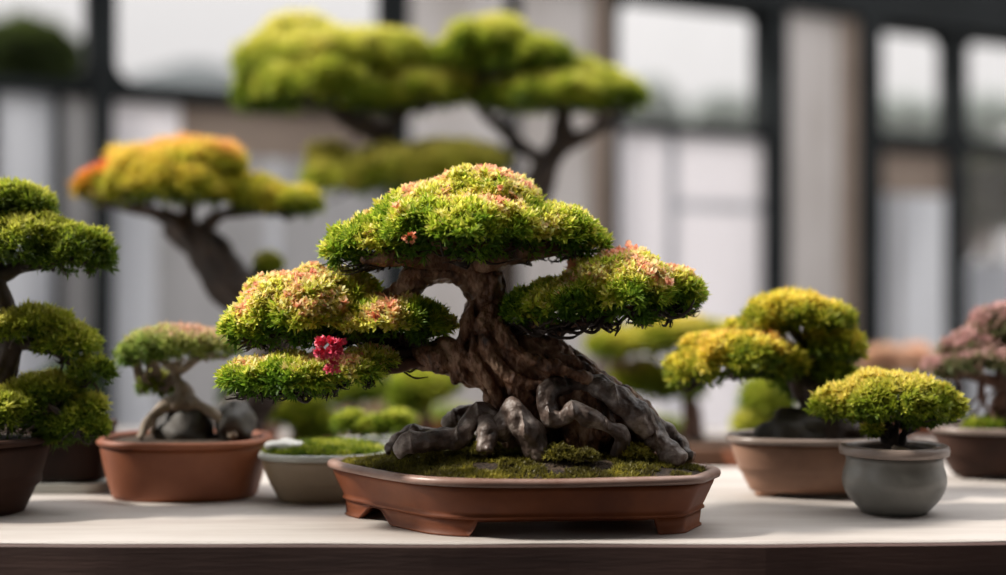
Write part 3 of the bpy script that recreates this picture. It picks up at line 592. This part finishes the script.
shrub('peach-coloured round bush beside the dusty pink bonsai\'s tip', 915, 2.97, [(916,361,20,16)], [(0,(0.30,0.20,0.12)),(1,(0.82,0.56,0.42))], .06, bias=.3, n=260)
shrub('pale cream flowering plant behind the lower left pad of main bonsai', 372, 3.0, [(385,412,20,18)], [(0,(0.3,0.25,0.15)),(1,(0.75,0.66,0.55))], .07, n=260)
shrub('low olive shrub at the foot of the soft yellow-green bonsai', 640, 2.76, [(655,432,34,14)], PAL_SOFT, .07, n=260)
shrub('dark shrub behind trough planter at far left', 60, 2.35, [(62,395,34,26),(30,410,30,20)], PAL_DARK, .08)

# ================================================================== TABLES
tbl = thing('display_table', 'long pale-topped display table with a dark brown front board', 'table', (0,1.575,0))
E0 = 1.311
mb = MB(); n = 120; xs = np.linspace(-1.5,1.6,n)
ey = E0-.0+0.003*np.array([mnoise.noise(Vector((x*7,0,0))) for x in xs])+0.012*np.maximum(0,-xs-.25)*.5+0.05*np.maximum(0,xs-.25)
ez = 0.0008*np.array([mnoise.noise(Vector((x*9,5,0))) for x in xs])
V = []
for d, z, s in [(0.003,TZ-.0,0),(0.0008,TZ-.0015,1),(0.001,TZ-.018,1)]:
    V += [(x, y+d, z+(e if s else e*.0)) for x, y, e in zip(xs, ey, ez)]
V += [(x, 1.86, TZ-.018) for x in xs]; V += [(x, 1.86, TZ) for x in xs]
Fc = [(r*n+i, r*n+i+1, ((r+1) % 5)*n+i+1, ((r+1) % 5)*n+i) for r in range(5) for i in range(n-1)]+[(0,n,2*n,3*n,4*n),(n-1,5*n-1,4*n-1,3*n-1,2*n-1)]
link('tabletop', V, Fc, TABLE, tbl)
V = []
for d, z in [(-0.002,TZ-.0022),(-0.004,TZ-.004),(-0.004,TZ-.13),(0.018,TZ-.13),(0.018,TZ-.0185),(0.0015,TZ-.0185),(0.0,TZ-.0022)]: V += [(x, y+d, z) for x, y in zip(xs, ey)]
Fc = [(r*n+i, r*n+i+1, ((r+1) % 7)*n+i+1, ((r+1) % 7)*n+i) for r in range(7) for i in range(n-1)]+[tuple(r*n for r in range(7)),tuple(r*n+n-1 for r in range(6,-1,-1))]
link('front_board', V, Fc, FASCIA, tbl)
for x in (-1.42,1.48):
    for y in (1.36,1.80): bevel(MB().box((x-.035,y-.03,0),(x+.035,y+.03,TZ-.0182)).build('leg', FASCIA, tbl))
bn = thing('plant_bench', 'lower grey bench behind the pale table, crowded with blurred plants', 'bench', (0,2.5,0))
for k in range(5): bevel(MB().box((-1.35,2.0+k*.232,BZ-.03),(1.75,2.0+k*.232+.225,BZ-.0003)).build('board', BENCH, bn))
for x in (-1.25,1.65):
    for y in (2.06,3.06): bevel(MB().box((x-.03,y-.03,0),(x+.03,y+.03,BZ-.0302)).build('leg', BENCH, bn))

# ================================================================== THE GREENHOUSE WALL
W0 = U([-1.21,4.2]); WD = U([3.37,1.8]); WD = WD/np.linalg.norm(WD); WN = U([WD[1],-WD[0]])
def u_of(px):
    a = (px-503)/F  # (W0+u*WD).x = a*(W0+u*WD).y
    return (a*W0[1]-W0[0])/(WD[0]-a*WD[1])
def wm(v):
    v = np.asarray(v, float); xy = W0+np.outer(v[:,0], WD)+np.outer(v[:,1], WN); return np.column_stack([xy, v[:,2]])
def z_of(px, py):
    u = u_of(px); Y = W0[1]+u*WD[1]; return CZ-(py-287.5)/F*Y
def struct(o): o['kind'] = 'structure'; return o
def wbox(p0, p1, z0, z1, d0=-.05, d1=.05, px=True, mb=None):
    a, b = (u_of(p0), u_of(p1)) if px else (p0, p1); return (mb or MB()).box((a,d0,z0),(b,d1,z1), wm)
ZT = 1.63; ZH = 2.105; ZC = 3.2
TRN = 0
def trim(mb, mat, nm='trim'):
    global TRN; TRN += 1; return struct(mb.build('%s_%d' % (nm, TRN), mat))
uL = -1.3; uR = u_of(1100)
trim(wbox(uL,uR,ZH,ZC,-.08,.08,px=False), DARKFRAME)                       # header band
for a, b, d in [(92,109,.06),(384,404,.05),(500,516,.03),(603,610,.06),(762,777,.07),(849,869,.08),(1040,1100,.07)]: trim(wbox(a,b,0,ZH-.001,-d,d), DARKFRAME)
struct(wbox(404.5,499.5,0,ZH-.001,-.04,.04).build('wall_pier_west', CONCRETE)); struct(wbox(516.5,584.5,0,ZH-.001,-.04,.04).build('wall_pier_middle', CONCRETE))
struct(wbox(585,602.5,0,ZH-.001,-.05,.05).build('wall_brown_strip', BROWNBOARD)); struct(wbox(777.5,832,0,ZH-.001,-.03,.045).build('wall_pier_east', CONCRETE)); struct(wbox(832.2,848.5,0,ZH-.001,-.03,.055).build('wall_brown_strip_east', BROWNBOARD))
WN_ = 0
def window(a, b, lower, zt=ZT, th=.02, mull=None, dark=False, zlow=0.0, topround=True):
    """a bay of the glazed wall: transom, clear upper pane with softened corners, lower panel"""
    global WN_; WN_ += 1
    e = bpy.data.objects.new('window_%d' % WN_, None); COL.objects.link(e); e['kind'] = 'structure'
    ua, ub = u_of(a)+.002, u_of(b)-.002; e.location = Vector((*(W0+WD*ua), 0))
    f = MB(); fw = .016
    f.box((ua,-.03,zt-th),(ub,.03,zt+th), wm); f.box((ua,-.03,ZH-.03),(ub,.03,ZH-.001), wm)
    f.box((ua,-.028,zt),(ua+fw,.028,ZH-.03), wm); f.box((ub-fw,-.028,zt),(ub,.028,ZH-.03), wm)
    f.box((ua,-.03,0.02),(ub,.03,0.08), wm)
    r = 0.07
    for cx, cz, sx, sz in [(ua+fw,ZH-.03,1,-1),(ub-fw,ZH-.03,-1,-1),(ua+fw,zt+th,1,1),(ub-fw,zt+th,-1,1)]:   # corner brackets
        v = [(cx,-.02,cz)]+[(cx+sx*r*(1-math.sin(t)),-.02,cz+sz*r*(1-math.cos(t))) for t in np.linspace(0,math.pi/2,7)]
        v = np.array(v+[(x,.02,z) for x,_,z in v]); m = len(v)//2
        f.add(wm(v), [tuple(range(m)), tuple(range(2*m-1,m-1,-1))]+[(i,(i+1) % m,(i+1) % m+m,i+m) for i in range(m)])
    f.build('frame', DARKFRAME, e)
    MB().box((ua+.004,-.004,zt+th-.005),(ub-.004,.004,ZH-.02), wm).build('pane', GLASS, e)
    for (x0, x1, z0, z1, mat) in lower:
        s0, s1 = ua+(ub-ua)*x0, ua+(ub-ua)*x1
        MB().box((s0+.002,-.006 if mat is not DARKFRAME else -.02,z0),(s1-.002,.006 if mat is not DARKFRAME else .02,z1), wm).build('pane' if mat in (GLASS,) else 'panel', mat, e)
    return e
tp_ = ZT-.021
window(-60,91.5,[(0,.30,.08,tp_,FROST_B),(.30,.36,.08,tp_,DARKFRAME),(.36,.74,.08,tp_,FROST_B),(.74,.80,.08,tp_,DARKFRAME),(.80,1,.08,tp_,GREYBOARD)])
window(109.5,383.5,[(0,.24,1.45,tp_,FROST),(.24,1,1.45,tp_,BROWNBOARD),(0,.16,.08,1.448,FROST_B),(.16,.19,.08,1.448,GREYBOARD),(.19,.55,.08,1.448,GREYBOARD),(.55,.60,.08,1.448,FROST_B),(.60,1,.08,1.448,GREYBOARD)], th=.026)
window(610.5,761.5,[(0,.36,.08,tp_,FROST),(.36,.42,.08,tp_,FROST_B),(.42,1,1.36,tp_,FROST),(.42,1,1.33,1.358,FROST_B),(.42,1,.08,1.328,FROST)])
window(869.5,945,[(0,.30,.08,1.42,FROST_B),(.30,.40,.08,1.42,GREYBOARD),(.40,1,.08,1.42,FROST_B),(0,1,1.422,tp_,BROWNBOARD)], th=.035)
trim(wbox(945.5,960,0,ZH-.001,-.04,.04), DARKFRAME)
window(960.5,1039.5,[(0,1,.08,1.15,FROST_B),(0,1,1.152,tp_,GLASS)], th=.035)
struct(wbox(u_of(1100)+.001,u_of(1100)+2.4,0,ZC,-.08,.08,px=False).build('wall_back', GREYBOARD))
struct(MB().box((-4.5,-3.5,-.1),(4.8,8.2,-.001)).build('floor', FLOORM))
# open courtyard: unseen dark roof and front wall added on camera's side to shade pot front
struct(MB().box((-4.5,-3.0,ZC+.002),(4.6,0.9,ZC+.15)).build('added_shade_roof', SHADEM))
struct(MB().box((-4.5,-3.1,0),(4.6,-3.0,ZC)).build('added_shade_wall', SHADEM))
struct(MB().box((4.6,-3.1,0),(4.7,8.0,ZC)).build('wall_right', GREYBOARD))
# ================================================================== OUTSIDE
struct(MB().box((-60,-30,-.4),(60,80,-.15)).build('ground', GROUND))
def outtree(label, px, Y, cl, n, pal=PAL_DARK, leafl=.16, group=None, mat=DARKBARK, r=.1, trunk=None):
    t = thing('tree', label, 'tree', (XY(px,Y),Y,-.15), group)
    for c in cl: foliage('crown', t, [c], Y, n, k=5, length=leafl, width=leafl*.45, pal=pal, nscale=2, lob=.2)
    c = P(px, cl[0][1], Y)
    pts = trunk or [(c[0],Y,-.15),(c[0]+r*.7,Y,(c[2]-.15)*.5),(c[0],Y,c[2])]
    link('trunk', *tube(pts, [r,r*.8]+[r*.5]*(len(pts)-2), 12, 6, amp=.1), mat, t, True)
outtree('dark leafy tree outside, filling upper left corner window', 30, 8.0, [(22,62,52,36),(60,92,36,26),(5,98,46,34)], 1100, leafl=.13, pal=[(0,(0.02,0.035,0.012)),(1,(0.09,0.12,0.03))])
k = 0
for px, cl, lb in [(655,[(655,117,20,8),(652,106,7,12)],'haze-painted grey-green treetop behind the window glass, left of two in the tall window'),(715,[(724,115,28,11)],'haze-painted grey-green treetop behind the window glass, right of two in the tall window'),
              (898,[(901,122,36,14)],'haze-painted treetop low behind the square upper window right of pier'),(985,[(990,118,24,20),(975,128,26,16)],'haze-painted grey tree outside the rightmost upper window')]:
    outtree(lb, px, {655:22.0,715:27.0,898:24.0}.get(px, 31.0), cl, 500, leafl=.32, r=.22, pal=[(0,(0.30,0.34,0.33)),(1,(0.48,0.52,0.50))])  # distance haze put into the pale leaf colour, no real mist
outtree('dark curving tree outside the lower rightmost window', 985, 7.6, [(992,178,40,26),(1012,205,30,30),(975,208,24,18)], 700, leafl=.10, pal=[(0,(0.02,0.03,0.01)),(1,(0.10,0.11,0.03))], trunk=[P(925,480,7.6),P(930,360,7.6),P(945,300,7.6),P(968,250,7.6),P(990,190,7.6)], r=.10)
hs = thing('house', 'house with blue-grey pitched roof outside the large left window', 'house', (XY(200,15),15,-.15))
def hx(px, py, Y=15): return P(px, py, Y)
a, b, c = hx(100,92), hx(300,92), hx(200,66)
MB().box((a[0]+.3,15,-.15),(b[0]-.3,19,a[2]-.02)).build('wall', HOUSEM, hs)
V = [a+U([0,-.3,0]), b+U([0,-.3,0]), hx(212,66)+U([0,-.3,0]), hx(190,66)+U([0,-.3,0])]; V = V+[v+U([0,4.4,0]) for v in V]
link('roof', V, [(0,1,2,3),(7,6,5,4),(0,4,5,1),(1,5,6,2),(2,6,7,3),(3,7,4,0)], ROOFM, hs)

# ================================================================== LIGHT, SKY, CAMERA
sc = bpy.context.scene
w = bpy.data.worlds.new('sky'); sc.world = w; w.use_nodes = True; nt = w.node_tree; nt.nodes.clear()
bg = N(nt, 'ShaderNodeBackground'); bg.inputs['Color'].default_value = (1.0,0.985,0.985,1)
# overcast sky: about three times brighter overhead than at the horizon
tc = N(nt, 'ShaderNodeTexCoord'); sx = N(nt, 'ShaderNodeSeparateXYZ'); L(nt, tc, 'Generated', sx, 'Vector')
mxz = N(nt, 'ShaderNodeMath', operation='MAXIMUM'); mxz.inputs[1].default_value = 0.0; L(nt, sx, 'Z', mxz, 0)
pw = N(nt, 'ShaderNodeMath', operation='POWER'); pw.inputs[1].default_value = 1.4; L(nt, mxz, 0, pw, 0)
ma = N(nt, 'ShaderNodeMath', operation='MULTIPLY_ADD'); ma.inputs[1].default_value = 1.5; ma.inputs[2].default_value = 0.60; L(nt, pw, 0, ma, 0); L(nt, ma, 0, bg, 'Strength')
o = N(nt, 'ShaderNodeOutputWorld'); L(nt, bg, 0, o, 'Surface')
sd = bpy.data.lights.new('sun', 'SUN'); sd.energy = 4.2; sd.angle = math.radians(6); sd.color = (1.0,0.93,0.83)
so = bpy.data.objects.new('sun', sd); COL.objects.link(so)
d = Vector((-0.78,-0.04,0.70)); so.rotation_euler = d.to_track_quat('Z','Y').to_euler()
cam = bpy.data.cameras.new('camera'); cam.lens = 50; cam.sensor_width = 36; cam.clip_end = 200
cam.dof.use_dof = True; cam.dof.focus_distance = 1.385; cam.dof.aperture_fstop = 1.4
co = bpy.data.objects.new('camera', cam); COL.objects.link(co); co.location = (0,0,CZ); co.rotation_euler = (math.pi/2,0,0)
sc.camera = co
sc.view_settings.view_transform = 'Standard'; sc.view_settings.look = 'None'; sc.view_settings.exposure = 0.45; sc.view_settings.gamma = 1.0
sc.view_settings.use_curve_mapping = False
